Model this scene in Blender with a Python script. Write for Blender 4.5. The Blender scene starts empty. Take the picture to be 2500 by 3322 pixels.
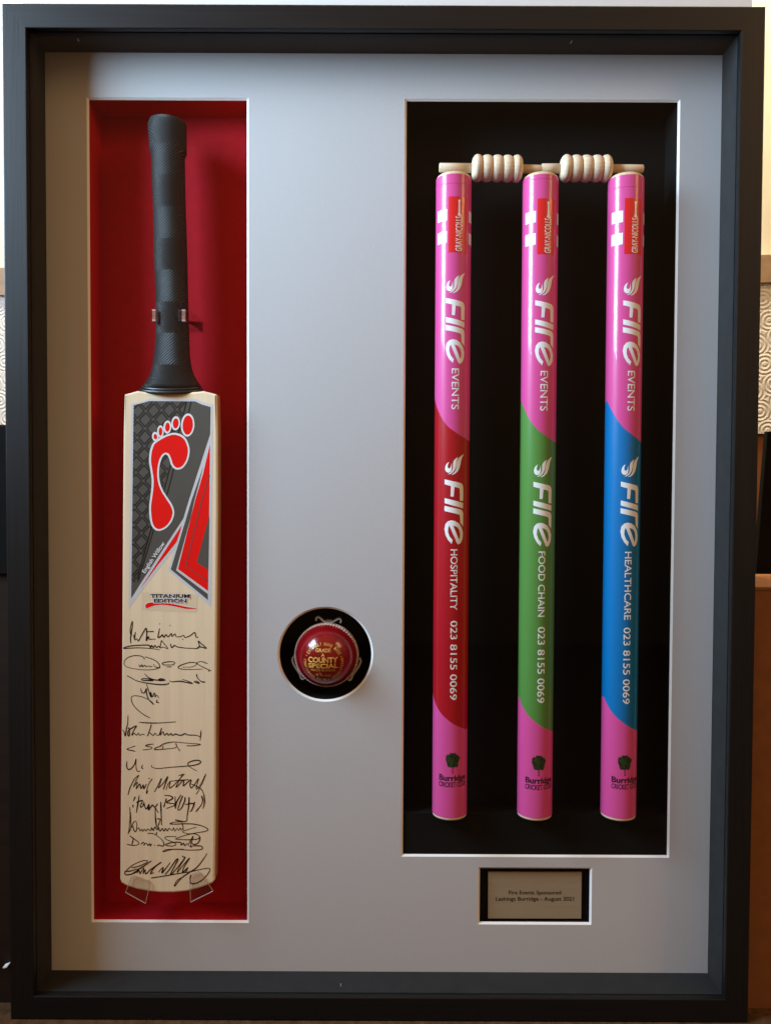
import bpy, bmesh, math, random
from mathutils import Vector, Matrix
from mathutils.geometry import tessellate_polygon
random.seed(7)
sc = bpy.context.scene
col = sc.collection
PI = math.pi

# ------------------------------------------------------------------ camera
CAM = Vector((0.004607, -0.885942, 0.036107))
RX, RY, RZ, FPX = -0.028394, 0.000272, 0.004468, 2600.0
_M = (Matrix.Rotation(RZ, 3, 'Z') @ Matrix.Rotation(RY, 3, 'Y') @ Matrix.Rotation(RX, 3, 'X'))
_B = Matrix(((1, 0, 0), (0, 0, -1), (0, 1, 0)))
ROT = _B @ _M
cd = bpy.data.cameras.new('camera'); cam = bpy.data.objects.new('camera', cd); col.objects.link(cam)
cam.matrix_world = Matrix.Translation(CAM) @ ROT.to_4x4()
cd.sensor_fit = 'VERTICAL'; cd.sensor_height = 24.0; cd.lens = FPX / 3322.0 * 24.0
cd.clip_start = 0.02; cd.clip_end = 50
sc.camera = cam

# ------------------------------------------------------------------ light
w = bpy.data.worlds.new('World'); sc.world = w; w.use_nodes = True
nt = w.node_tree; nt.nodes.clear()
wo = nt.nodes.new('ShaderNodeOutputWorld'); bg = nt.nodes.new('ShaderNodeBackground')
bg.inputs[0].default_value = (1.0, 0.55, 0.26, 1); bg.inputs[1].default_value = 0.26
nt.links.new(bg.outputs[0], wo.inputs[0])
# the room is brighter towards its ceiling than towards its dark floor
wtc = nt.nodes.new('ShaderNodeTexCoord'); wsp = nt.nodes.new('ShaderNodeSeparateXYZ'); wmr = nt.nodes.new('ShaderNodeMapRange')
nt.links.new(wtc.outputs['Generated'], wsp.inputs[0]); nt.links.new(wsp.outputs['Z'], wmr.inputs['Value'])
wmr.interpolation_type = 'SMOOTHSTEP'
wmr.inputs['From Min'].default_value = -0.55; wmr.inputs['From Max'].default_value = 0.75
wmr.inputs['To Min'].default_value = 0.045; wmr.inputs['To Max'].default_value = 0.58
nt.links.new(wmr.outputs[0], bg.inputs[1])

def area(name, loc, target, sx, sy, power, colr):
    l = bpy.data.lights.new(name, 'AREA'); l.shape = 'RECTANGLE'; l.size = sx; l.size_y = sy
    l.energy = power; l.color = colr
    o = bpy.data.objects.new(name, l); col.objects.link(o)
    d = (Vector(target) - Vector(loc)).normalized()
    o.matrix_world = Matrix.Translation(loc) @ d.to_track_quat('-Z', 'Y').to_matrix().to_4x4()
    return o
# daylight window in the side wall to the left, seen from the frame at a grazing angle
win = area('window_light', (-1.14, -0.46, 0.81), (0, -0.46, 0.68), 0.64, 0.74, 44, (0.55, 0.775, 1.0))
win.data.spread = math.radians(136)
# warm lamp of the room, high to the right
area('room_lamp', (1.45, -0.80, 1.20), (0.0, 0.0, 0.1), 0.5, 0.7, 9, (1.0, 0.60, 0.28))
# warm wall lamp shining on the wall behind the frame
area('wall_lamp', (0.0, 0.24, 1.25), (0.0, 0.42, 0.55), 1.6, 0.10, 46, (1.0, 0.92, 0.70))
sc.view_settings.view_transform = 'Standard'
try: sc.view_settings.look = 'None'
except Exception: pass
sc.view_settings.exposure = 0.0; sc.view_settings.gamma = 1.0
sc.view_settings.use_curve_mapping = False

# ------------------------------------------------------------------ helpers
def ray(px, py):
    return ROT @ Vector(((px - 1250) / FPX, -(py - 1661) / FPX, -1.0))
def U(px, py, Y):
    d = ray(px, py); t = (Y - CAM.y) / d.y
    return CAM + d * t
def S(ox, oy, s, pts):
    return [(ox + x / s, oy + y / s) for x, y in pts]
def c3(p): return S(380, 1250, 4.625, p)
def c4(p): return S(380, 1620, 4.625, p)
def c5(p): return S(380, 1990, 4.625, p)
def c6(p): return S(380, 2290, 4.625, p)
def c7(p): return S(380, 2590, 4.625, p)

ORG = {}
def link(o, parent):
    col.objects.link(o)
    if parent is not None: o.parent = parent
    ORG[o.name] = ORG.get(parent.name, Vector((0, 0, 0))) if parent is not None else Vector((0, 0, 0))
def thing(name, label, cat, loc=(0, 0, 0), group=None):
    o = bpy.data.objects.new(name, None); o.empty_display_size = 0.02
    col.objects.link(o); o.location = loc; ORG[o.name] = Vector(loc)
    o['label'] = label; o['category'] = cat
    if group: o['group'] = group
    return o
def mk(name, verts, faces, m, parent=None, smooth=False, label=None, normals=True):
    base = ORG[parent.name] if parent is not None else Vector((0, 0, 0))
    me = bpy.data.meshes.new(name)
    me.from_pydata([tuple(Vector(v) - base) for v in verts], [], faces)
    if normals:
        bm = bmesh.new(); bm.from_mesh(me); bmesh.ops.recalc_face_normals(bm, faces=bm.faces); bm.to_mesh(me); bm.free()
    if m: me.materials.append(m)
    if smooth:
        for p in me.polygons: p.use_smooth = True
    me.update()
    o = bpy.data.objects.new(name, me); link(o, parent)
    if label: o['label'] = label
    return o
def from_bm(name, bm, m, parent=None, smooth=False, label=None):
    bm.verts.ensure_lookup_table()
    v = [x.co.copy() for x in bm.verts]; bm.verts.index_update()
    f = [[x.index for x in fa.verts] for fa in bm.faces]; bm.free()
    return mk(name, v, f, m, parent, smooth, label)

class MB:
    def __init__(s): s.v = []; s.f = []
    def add(s, v, f):
        n = len(s.v); s.v += [Vector(x) for x in v]; s.f += [[i + n for i in q] for q in f]
    def box(s, a, b):
        x0, y0, z0 = a; x1, y1, z1 = b
        s.add([(x0,y0,z0),(x1,y0,z0),(x1,y1,z0),(x0,y1,z0),(x0,y0,z1),(x1,y0,z1),(x1,y1,z1),(x0,y1,z1)],
              [(0,1,2,3),(4,5,6,7),(0,1,5,4),(1,2,6,5),(2,3,7,6),(3,0,4,7)])
    def loft(s, rings, cap0=True, cap1=True, closed=True):
        n = len(rings[0]); v = [p for r in rings for p in r]; f = []
        for i in range(len(rings) - 1):
            for j in range(n if closed else n - 1):
                k = (j + 1) % n
                f.append((i*n+j, i*n+k, (i+1)*n+k, (i+1)*n+j))
        if cap0: f.append(tuple(range(n)))
        if cap1: f.append(tuple(range((len(rings)-1)*n, len(rings)*n)))
        s.add(v, f)
    def build(s, name, m, parent=None, smooth=False, label=None):
        return mk(name, s.v, s.f, m, parent, smooth, label)

def spline(pts, n=6, closed=False):
    P = [Vector((p[0], p[1])) for p in pts]; out = []
    N = len(P)
    if N < 3 and not closed:
        return [P[0].lerp(P[-1], t / n) for t in range(n + 1)]
    rng = range(N if closed else N - 1)
    for i in rng:
        if closed: a, b, c, d = P[(i-1) % N], P[i], P[(i+1) % N], P[(i+2) % N]
        else: a, b, c, d = P[max(i-1, 0)], P[i], P[i+1], P[min(i+2, N-1)]
        for k in range(n):
            t = k / n
            out.append(0.5 * ((2*b) + (c-a)*t + (2*a-5*b+4*c-d)*t*t + (3*b-a-3*c+d)*t**3))
    if not closed: out.append(P[-1])
    return out
def tess(loops):
    L = [[Vector((p[0], p[1], 0)) for p in lp] for lp in loops]
    tris = tessellate_polygon(L)
    v = [(p.x, p.y) for lp in L for p in lp]
    return v, [tuple(t) for t in tris]
def offset_closed(pts, d):
    P = [Vector(p) for p in pts]; N = len(P); out = []
    A = sum(P[i].x*P[(i+1) % N].y - P[(i+1) % N].x*P[i].y for i in range(N))
    sg = 1 if A > 0 else -1
    for i in range(N):
        t = (P[(i+1) % N] - P[i-1]).normalized()
        out.append(P[i] + Vector((-t.y, t.x)) * d * sg)
    return out
def ribbon(pts, wd, taper=True):
    P = [Vector(p) for p in pts]; v = []; f = []
    n = len(P)
    for i in range(n):
        t = P[min(i+1, n-1)] - P[max(i-1, 0)]
        if t.length < 1e-9: t = Vector((1, 0))
        t.normalize(); nn = Vector((-t.y, t.x))
        k = wd(i / max(1, n-1)) if callable(wd) else wd
        v += [P[i] + nn*k/2, P[i] - nn*k/2]
    for i in range(n - 1): f.append((2*i, 2*i+1, 2*i+3, 2*i+2))
    return [(a.x, a.y) for a in v], f
def join2(parts):
    V, F = [], []
    for v, f in parts:
        n = len(V); V += list(v); F += [tuple(i + n for i in q) for q in f]
    return V, F
_tc = {}
def text2d(s, bold=0.0, spacing=1.0):
    c = bpy.data.curves.new('t', 'FONT'); c.body = s; c.size = 1.0; c.offset = bold
    c.space_character = spacing; c.resolution_u = 5; c.fill_mode = 'BOTH'
    o = bpy.data.objects.new('t', c); col.objects.link(o)
    bpy.context.view_layer.update()
    me = bpy.data.meshes.new_from_object(o)
    v = [(p.co.x, p.co.y) for p in me.vertices]; f = [tuple(p.vertices) for p in me.polygons]
    bpy.data.objects.remove(o); bpy.data.curves.remove(c); bpy.data.meshes.remove(me)
    return v, f
def capH():
    if 'h' not in _tc:
        v, f = text2d('H'); _tc['h'] = max(p[1] for p in v)
    return _tc['h']
def place_text(s, origin, right, up, bold=0.0, spacing=1.0):
    """flat text: its width spans `right`, its cap height spans `up`"""
    v, f = text2d(s, bold, spacing)
    x0 = min(p[0] for p in v); x1 = max(p[0] for p in v); h = capH()
    o = Vector(origin); r = Vector(right); u = Vector(up)
    return [tuple(o + r*((p[0]-x0)/(x1-x0)) + u*(p[1]/h)) for p in v], f
def slice2(v, f, step, axis=0):
    bm = bmesh.new(); vs = [bm.verts.new((p[0], p[1], 0)) for p in v]
    for q in f:
        try: bm.faces.new([vs[i] for i in q])
        except ValueError: pass
    lo = min(p[axis] for p in v); hi = max(p[axis] for p in v)
    k = math.floor(lo/step) + 1
    nrm = Vector((1, 0, 0)) if axis == 0 else Vector((0, 1, 0))
    while k*step < hi:
        bmesh.ops.bisect_plane(bm, geom=bm.verts[:]+bm.edges[:]+bm.faces[:], dist=1e-7, plane_co=nrm*k*step, plane_no=nrm)
        k += 1
    bm.verts.index_update()
    V = [(x.co.x, x.co.y) for x in bm.verts]; F = [tuple(y.index for y in x.verts) for x in bm.faces]
    bm.free(); return V, F

# ------------------------------------------------------------------ materials
def mat(name, c, rough=0.5, spec=0.5, var=0.0, vscale=(40, 40, 40), bump=0.0, bscale=(200, 200, 200), bdist=0.001, coat=0.0, metal=0.0, rvar=0.0, detail=4, c2=None, sheen=0.0):
    m = bpy.data.materials.new(name); m.use_nodes = True
    n = m.node_tree.nodes; l = m.node_tree.links
    b = n['Principled BSDF']
    b.inputs['Base Color'].default_value = (*c, 1); b.inputs['Roughness'].default_value = rough
    b.inputs['Specular IOR Level'].default_value = spec; b.inputs['Metallic'].default_value = metal
    b.inputs['Coat Weight'].default_value = coat; b.inputs['Coat Roughness'].default_value = 0.055
    if sheen: b.inputs['Sheen Weight'].default_value = sheen
    tc = n.new('ShaderNodeTexCoord')
    def noise(scale, det=detail):
        mp = n.new('ShaderNodeMapping'); mp.inputs['Scale'].default_value = scale
        l.new(tc.outputs['Object'], mp.inputs[0])
        t = n.new('ShaderNodeTexNoise'); t.inputs['Scale'].default_value = 1.0; t.inputs['Detail'].default_value = det
        l.new(mp.outputs[0], t.inputs['Vector']); return t
    if var or c2:
        t = noise(vscale); r = n.new('ShaderNodeValToRGB')
        r.color_ramp.elements[0].position = 0.3; r.color_ramp.elements[1].position = 0.7
        a = c2 if c2 else tuple(x*(1-var) for x in c)
        bcol = c if c2 else tuple(min(1, x*(1+var)) for x in c)
        r.color_ramp.elements[0].color = (*a, 1); r.color_ramp.elements[1].color = (*bcol, 1)
        l.new(t.outputs['Fac'], r.inputs[0]); l.new(r.outputs[0], b.inputs['Base Color'])
    if rvar:
        t = noise((vscale[0]*1.7, vscale[1]*1.7, vscale[2]*1.7)); mr = n.new('ShaderNodeMapRange')
        mr.inputs['To Min'].default_value = max(0.02, rough-rvar); mr.inputs['To Max'].default_value = min(1, rough+rvar)
        l.new(t.outputs['Fac'], mr.inputs[0]); l.new(mr.outputs[0], b.inputs['Roughness'])
    if bump:
        t = noise(bscale); bn = n.new('ShaderNodeBump'); bn.inputs['Strength'].default_value = bump; bn.inputs['Distance'].default_value = bdist
        l.new(t.outputs['Fac'], bn.inputs['Height']); l.new(bn.outputs[0], b.inputs['Normal'])
    return m

M = {}
M['frame_v'] = mat('black_stained_wood_upright', (0.0042, 0.0040, 0.0039), 0.45, 0.36, var=0.3, vscale=(300, 300, 6), bump=0.12, bscale=(700, 700, 14), bdist=0.0006, rvar=0.06)
M['frame_h'] = mat('black_stained_wood_level', (0.0042, 0.0040, 0.0039), 0.45, 0.36, var=0.3, vscale=(6, 300, 300), bump=0.12, bscale=(14, 700, 700), bdist=0.0006, rvar=0.06)
M['spacer'] = mat('black_spacer_board', (0.017, 0.0175, 0.018), 0.75, 0.35, var=0.15, vscale=(60, 60, 60), bump=0.1, bscale=(900, 900, 900), bdist=0.0003)
M['mount'] = mat('grey_mount_board', (0.495, 0.498, 0.505), 0.85, 0.25, var=0.02, vscale=(420, 420, 420), bump=0.22, bscale=(1600, 1600, 1600), bdist=0.0002)
M['core'] = mat('white_board_core', (0.86, 0.85, 0.82), 0.8, 0.2, var=0.04, vscale=(900, 900, 900))
M['red_board'] = mat('red_backing_board', (0.50, 0.008, 0.020), 0.70, 0.15, var=0.05, vscale=(120, 120, 120), bump=0.12, bscale=(1200, 1200, 1200), bdist=0.0002, sheen=0.0)
M['black_board'] = mat('black_backing_board', (0.0035, 0.0034, 0.0030), 0.9, 0.15, var=0.15, vscale=(200, 200, 200))
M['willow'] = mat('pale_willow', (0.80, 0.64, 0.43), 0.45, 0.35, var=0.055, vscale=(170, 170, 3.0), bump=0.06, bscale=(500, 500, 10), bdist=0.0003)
M['willow_shaded'] = mat('willow_side_shaded', (0.40, 0.20, 0.095), 0.5, 0.3, var=0.2, vscale=(200, 200, 5))  # same willow with shade and red bounce painted into its colour
M['silver'] = mat('silver_film', (0.58, 0.59, 0.60), 0.35, 0.5, var=0.03, vscale=(60, 60, 60))
M['white_ink'] = mat('white_print', (0.74, 0.74, 0.73), 0.35, 0.5)
M['grey_ink'] = mat('dark_grey_print', (0.085, 0.080, 0.068), 0.36, 0.35, var=0.05, vscale=(30, 30, 30))
M['black_ink'] = mat('black_print', (0.012, 0.011, 0.010), 0.4, 0.5)
M['red_ink'] = mat('bright_red_print', (0.80, 0.008, 0.006), 0.38, 0.2, var=0.04, vscale=(25, 25, 25))
M['line_ink'] = mat('grey_line_print', (0.20, 0.05, 0.055), 0.4, 0.5)
M['film'] = mat('clear_sticker_film', (0.72, 0.57, 0.375), 0.30, 0.4)
M['pen'] = mat('black_marker_ink', (0.008, 0.006, 0.006), 0.6, 0.2)
PINK = (0.63, 0.072, 0.268)
def vinyl(name, c):
    return mat(name, c, 0.34, 0.25, var=0.025, vscale=(90, 90, 4), bump=0.10, bscale=(260, 260, 40), bdist=0.0003, coat=0.42, rvar=0.05)
M['pink'] = vinyl('pink_gloss_wrap', PINK)
M['red_wrap'] = vinyl('crimson_gloss_wrap', (0.37, 0.006, 0.013))
M['green_wrap'] = vinyl('green_gloss_wrap', (0.085, 0.235, 0.048))
M['blue_wrap'] = vinyl('blue_gloss_wrap', (0.002, 0.150, 0.40))
M['wrap_white'] = mat('white_wrap_print', (0.80, 0.81, 0.80), 0.3, 0.5, coat=0.4)
M['wrap_red'] = mat('red_wrap_print', (0.66, 0.010, 0.013), 0.32, 0.5, coat=0.5)
M['wrap_dark'] = mat('dark_wrap_print', (0.030, 0.006, 0.022), 0.4, 0.5)
M['tree_ink'] = mat('green_tree_print', (0.030, 0.055, 0.012), 0.5, 0.3, c2=(0.006, 0.010, 0.005), vscale=(420, 420, 420))
M['ash'] = mat('turned_ash_wood', (0.71, 0.57, 0.40), 0.62, 0.25, var=0.12, vscale=(60, 500, 500), bump=0.15, bscale=(60, 700, 700), bdist=0.0004)
M['ash_v'] = mat('ash_end_wood', (0.66, 0.50, 0.33), 0.62, 0.3, var=0.12, vscale=(500, 500, 500), bump=0.15, bscale=(800, 800, 800), bdist=0.0004)
M['leather'] = mat('polished_red_leather', (0.185, 0.002, 0.005), 0.20, 0.35, var=0.14, vscale=(70, 70, 70), bump=0.10, bscale=(420, 420, 420), bdist=0.0004, coat=0.35, rvar=0.06)
M['thread'] = mat('pale_seam_thread', (0.72, 0.55, 0.50), 0.7, 0.3, var=0.12, vscale=(400, 400, 400))
M['gold'] = mat('gold_foil_stamp', (0.90, 0.58, 0.10), 0.45, 0.4, metal=0.1, c2=(0.45, 0.20, 0.04), vscale=(130, 130, 130))
M['steel'] = mat('spring_steel', (0.55, 0.54, 0.53), 0.32, 0.5, metal=0.65, var=0.12, vscale=(150, 150, 150))
M['brass'] = mat('brushed_brass_plate', (0.34, 0.27, 0.175), 0.5, 0.4, var=0.05, vscale=(8, 200, 500), bump=0.05, bscale=(20, 900, 900), bdist=0.0002, metal=0.1)
M['engrave'] = mat('dark_engraving', (0.018, 0.012, 0.010), 0.6, 0.3)
M['wall'] = mat('cream_painted_wall', (0.78, 0.74, 0.62), 0.8, 0.2, var=0.02, vscale=(20, 20, 20), bump=0.1, bscale=(300, 300, 300), bdist=0.0005)
M['rail'] = mat('brown_wooden_rail', (0.36, 0.24, 0.15), 0.5, 0.4, var=0.15, vscale=(6, 90, 90))
M['panel'] = mat('red_brown_panel', (0.26, 0.095, 0.035), 0.6, 0.3, var=0.12, vscale=(40, 40, 5))
M['card'] = mat('brown_cardboard', (0.21, 0.085, 0.032), 0.75, 0.25, var=0.10, vscale=(60, 60, 60), bump=0.1, bscale=(300, 300, 300), bdist=0.0004)
M['dark'] = mat('black_panel', (0.005, 0.0042, 0.0036), 0.9, 0.12, var=0.2, vscale=(30, 30, 30))
M['darkwood'] = mat('dark_brown_wood', (0.018, 0.010, 0.006), 0.7, 0.2, var=0.2, vscale=(10, 90, 90))
M['whiteboard'] = mat('pale_board', (0.62, 0.60, 0.57), 0.8, 0.2, var=0.02, vscale=(60, 60, 60))
M['floor'] = mat('dark_brown_carpet', (0.085, 0.045, 0.022), 0.95, 0.1, var=0.35, vscale=(90, 90, 90), bump=0.5, bscale=(500, 500, 500), bdist=0.003)

# rubber grip: herringbone ridges running round the handle
def grip_material():
    m = bpy.data.materials.new('black_rubber_grip'); m.use_nodes = True
    n = m.node_tree.nodes; l = m.node_tree.links; b = n['Principled BSDF']
    b.inputs['Base Color'].default_value = (0.0125, 0.013, 0.013, 1); b.inputs['Roughness'].default_value = 0.50
    b.inputs['Specular IOR Level'].default_value = 0.45
    tc = n.new('ShaderNodeTexCoord'); sp = n.new('ShaderNodeSeparateXYZ'); l.new(tc.outputs['Object'], sp.inputs[0])
    def math_(op, a, bb=None):
        k = n.new('ShaderNodeMath'); k.operation = op
        for i, q in enumerate((a, bb)):
            if q is None: continue
            if isinstance(q, (int, float)): k.inputs[i].default_value = q
            else: l.new(q, k.inputs[i])
        return k.outputs[0]
    zz = math_('ADD', sp.outputs['Z'], 2.0 + GRIP_Z0)
    pp = math_('PINGPONG', zz, 0.0357)
    u = math_('ADD', math_('MULTIPLY', sp.outputs['X'], 0.72), math_('MULTIPLY', pp, 0.80))
    h = math_('SINE', math_('MULTIPLY', u, 2*PI/0.0026))
    bn = n.new('ShaderNodeBump'); bn.inputs['Strength'].default_value = 1.0; bn.inputs['Distance'].default_value = 0.00045
    l.new(h, bn.inputs['Height']); l.new(bn.outputs[0], b.inputs['Normal'])
    return m
GRIP_Z0 = 0.0

def clear_material(name, tint, edge, gl):
    """clear sheet: straight-through transparency with a Schlick reflection"""
    m = bpy.data.materials.new(name); m.use_nodes = True
    n = m.node_tree.nodes; l = m.node_tree.links; n.clear()
    out = n.new('ShaderNodeOutputMaterial'); mx = n.new('ShaderNodeMixShader')
    tr = n.new('ShaderNodeBsdfTransparent'); tr.inputs[0].default_value = (*tint, 1)
    gs = n.new('ShaderNodeBsdfGlossy'); gs.inputs['Roughness'].default_value = gl; gs.inputs[0].default_value = (1, 1, 1, 1)
    ge = n.new('ShaderNodeNewGeometry'); dt = n.new('ShaderNodeVectorMath'); dt.operation = 'DOT_PRODUCT'
    l.new(ge.outputs['Normal'], dt.inputs[0]); l.new(ge.outputs['Incoming'], dt.inputs[1])
    def mm(op, a, b):
        k = n.new('ShaderNodeMath'); k.operation = op
        for i, q in enumerate((a, b)):
            if isinstance(q, (int, float)): k.inputs[i].default_value = q
            else: l.new(q, k.inputs[i])
        return k.outputs[0]
    c = mm('ABSOLUTE', dt.outputs['Value'], 0)
    p5 = mm('POWER', mm('SUBTRACT', 1.0, c), 5.0)
    F = mm('ADD', mm('MULTIPLY', p5, 0.9*edge), 0.04*edge)
    l.new(F, mx.inputs[0]); l.new(tr.outputs[0], mx.inputs[1]); l.new(gs.outputs[0], mx.inputs[2]); l.new(mx.outputs[0], out.inputs[0])
    return m
M['glass'] = clear_material('picture_glass', (0.995, 1.0, 0.998), 0.15, 0.0)
M['clear'] = clear_material('clear_plastic', (0.97, 0.965, 0.965), 0.8, 0.06)
M['lip_glint'] = mat('plastic_lip_glint', (0.42, 0.29, 0.29), 0.25, 0.5)  # opaque tone painting the glints on the clear lips

M['tab_edge_glint'] = mat('plastic_edge_glint', (0.42, 0.27, 0.17), 0.3, 0.5)  # brown tone painting the light along the clear tab's rim
M['clear_tab'] = mat('clear_plastic_tab', (0.26, 0.13, 0.09), 0.2, 0.6, var=0.4, vscale=(300, 300, 300))

def emboss_material():
    m = mat('white_embossed_paper', (0.80, 0.79, 0.76), 0.7, 0.3)
    n = m.node_tree.nodes; l = m.node_tree.links; b = n['Principled BSDF']
    tc = n.new('ShaderNodeTexCoord'); mp = n.new('ShaderNodeMapping'); mp.inputs['Scale'].default_value = (33, 33, 33)
    mp.inputs['Rotation'].default_value = (0, math.radians(22), 0)
    l.new(tc.outputs['Object'], mp.inputs[0])
    sx = n.new('ShaderNodeSeparateXYZ'); l.new(mp.outputs[0], sx.inputs[0])
    cx = n.new('ShaderNodeCombineXYZ'); l.new(sx.outputs['X'], cx.inputs['X']); l.new(sx.outputs['Z'], cx.inputs['Y'])
    v = n.new('ShaderNodeTexVoronoi'); v.voronoi_dimensions = '2D'; v.inputs['Scale'].default_value = 1; v.inputs['Randomness'].default_value = 0.12
    l.new(cx.outputs[0], v.inputs['Vector'])
    k = n.new('ShaderNodeMath'); k.operation = 'MULTIPLY'; k.inputs[1].default_value = 6.28*5.2; l.new(v.outputs['Distance'], k.inputs[0])
    s = n.new('ShaderNodeMath'); s.operation = 'SINE'; l.new(k.outputs[0], s.inputs[0])
    bn = n.new('ShaderNodeBump'); bn.inputs['Strength'].default_value = 0.6; bn.inputs['Distance'].default_value = 0.0006
    l.new(s.outputs[0], bn.inputs['Height']); l.new(bn.outputs[0], b.inputs['Normal'])
    return m
M['emboss'] = emboss_material()

# ------------------------------------------------------------------ setting
W, H, FW = 0.83, 1.125362, 0.026635
YM = 0.050413           # front of the grey mount board
ZF = -H/2               # the frame stands on the floor
mb = MB(); mb.box((-3, -2.2, ZF-0.05), (3, 1.5, ZF-0.0005)); fl = mb.build('floor', M['floor']); fl['kind'] = 'structure'

# wall behind, turned a little away from the frame
A0, B0 = Vector((-0.70, 0.51)), Vector((0.57, 0.31))
wdir = (B0 - A0).normalized(); wn = Vector((-wdir.y, wdir.x))    # wn points away from the camera
def onwall(px, py, off=0.0):
    d = ray(px, py); q = A0 + wn*off
    t = ((q - Vector((CAM.x, CAM.y))).dot(wn)) / Vector((d.x, d.y)).dot(wn)
    return CAM + d*t
def wall_slab(name, l0, r0, l1, r1, off, th, m, parent):
    """slab between the line l0-r0 (top) and l1-r1 (bottom), given where they cross the photo's left and right sides"""
    P = [onwall(10, l0, off), onwall(2478, r0, off), onwall(2478, r1, off), onwall(10, l1, off)]
    def ext(a, b, e): return a + (a - b)*e
    Q = [ext(P[0], P[1], .6), ext(P[1], P[0], .6), ext(P[2], P[3], .6), ext(P[3], P[2], .6)]
    bk = Vector((wn.x, wn.y, 0))*th
    v = Q + [p + bk for p in Q]
    return mk(name, v, [(0,1,2,3),(4,5,6,7),(0,1,5,4),(1,2,6,5),(2,3,7,6),(3,0,4,7)], m, parent)
wall = thing('wall', 'cream wall with a brown rail and a white embossed band below it, behind the frame', 'wall', (0, 0.42, ZF))
wall_slab('upper_wall', -900, -900, 868, 826, 0.010, 0.06, M['wall'], wall)
wall_slab('rail', 870, 828, 957, 916, -0.006, 0.06, M['rail'], wall)
wall_slab('embossed_band', 958, 917, 1378, 1407, 0.0, 0.06, M['emboss'], wall)
wall_slab('lower_panel', 1379, 1408, 3900, 3700, 0.004, 0.06, M['panel'], wall)

def prism_px(name, pts, Y, th, m, parent=None, bev=0.0):
    P = [U(x, y, Y) for x, y in pts]; n = len(P)
    v = P + [p + Vector((0, th, 0)) for p in P]
    f = [tuple(range(n)), tuple(range(n, 2*n))] + [(i, (i+1) % n, n+(i+1) % n, n+i) for i in range(n)]
    return mk(name, v, f, m, parent)
def tagt(o, label, cat, group=None):
    o['label'] = label; o['category'] = cat
    if group: o['group'] = group
    return o
pb = prism_px('pale_board', [(75, -400), (2438, -400), (2438, 900), (75, 900)], 0.165, 0.004, M['whiteboard'])
tagt(pb, 'pale whitish board standing behind the frame, showing as a thin strip along its top edge', 'board')
bb = prism_px('dark_board', [(2488, 1400), (2452, 1840), (2436, 2100), (2436, 3150), (2800, 3150), (2800, 1392)], 0.19, 0.010, M['dark'])
tagt(bb, 'flat black board leaning behind the cardboard box, its slanted edge beside the frame', 'board')
# cardboard box at the right of the frame
p0 = U(2450, 1905, 0.025); p1 = U(2424, 3270, 0.025)
cb = thing('cardboard_box', 'plain brown cardboard box standing on the floor beside the right edge of the frame', 'box', (0.55, 0.09, ZF))
mb = MB(); mb.box((0.4185, 0.025, ZF), (0.72, 0.17, p0.z - 0.004)); mb.build('body', M['card'], cb)
mb = MB(); mb.box((0.4180, 0.0245, p0.z - 0.0035), (0.7205, 0.1705, p0.z)); mb.build('flap', M['card'], cb)
# dark chest at the left of the frame
q0 = U(10, 1862, 0.03); q1 = U(10, 1384, 0.03)
ch = thing('dark_chest', 'tall dark chest with a black upper part standing in for shade and a pale painted glint, left of the frame', 'chest', (-0.57, 0.09, ZF))
mb = MB(); mb.box((-0.74, 0.03, ZF), (-0.4185, 0.19, q0.z)); mb.build('body', M['darkwood'], ch)
mb = MB(); mb.box((-0.745, 0.026, q0.z + 0.001), (-0.4180, 0.195, q1.z)); mb.build('black_top_shade', M['dark'], ch)  # black top, carried up to paint the lower wall panel's shade
g = [U(x, y, 0.022) for x, y in ((9.5, 3139), (11, 3142), (23, 3139.5), (27, 3131), (22, 3134.5))]
mb = MB(); mb.loft([g, [p + Vector((0, .0075, 0)) for p in g]]); mb.build('painted_glint', M['core'], ch)  # pale solid painting a tiny metal glint

# ------------------------------------------------------------------ frame
fr = thing('picture_frame', 'large black box frame with a grey window mount, holding the cricket bat, ball and stumps', 'picture frame', (0, 0.05, ZF))
prof = [(0.0, 0.112), (0.0, 0.0016), (0.0006, 0.0004), (0.0016, 0.0), (FW-0.0010, 0.0), (FW-0.0002, 0.0004), (FW, 0.0012), (FW, 0.0066), (FW-0.004, 0.0070), (FW-0.004, 0.112)]
def rail(side):
    r0, r1 = [], []
    for d, y in prof:
        x, z = W/2 - d, H/2 - d
        a, b = {'top': ((-x, z), (x, z)), 'bottom': ((-x, -z), (x, -z)), 'left': ((-x, -z), (-x, z)), 'right': ((x, -z), (x, z))}[side]
        r0.append(Vector((a[0], y, a[1]))); r1.append(Vector((b[0], y, b[1])))
    m = MB(); m.loft([r0, r1]); return m
rail('top').build('frame_rail', M['frame_h'], fr); rail('bottom').build('frame_rail', M['frame_h'], fr)
rail('left').build('frame_rail', M['frame_v'], fr); rail('right').build('frame_rail', M['frame_v'], fr)
xi, zi = W/2 - FW, H/2 - FW
# black spacers between glass and mount
def slip(a, b):
    m = MB(); m.box(a, b); m.build('spacer', M['spacer'], fr)
e = 0.0006; t = 0.003; y0, y1 = 0.0105, YM - 0.0003
slip((-xi-t, y0, zi+e), (xi+t, y1, zi+t)); slip((-xi-t, y0, -zi-t), (xi+t, y1, -zi-e))
slip((-xi-t, y0, -zi-e+0.0001), (-xi-e, y1, zi+e-0.0001)); slip((xi+e, y0, -zi-e+0.0001), (xi+t, y1, zi+e-0.0001))
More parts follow.
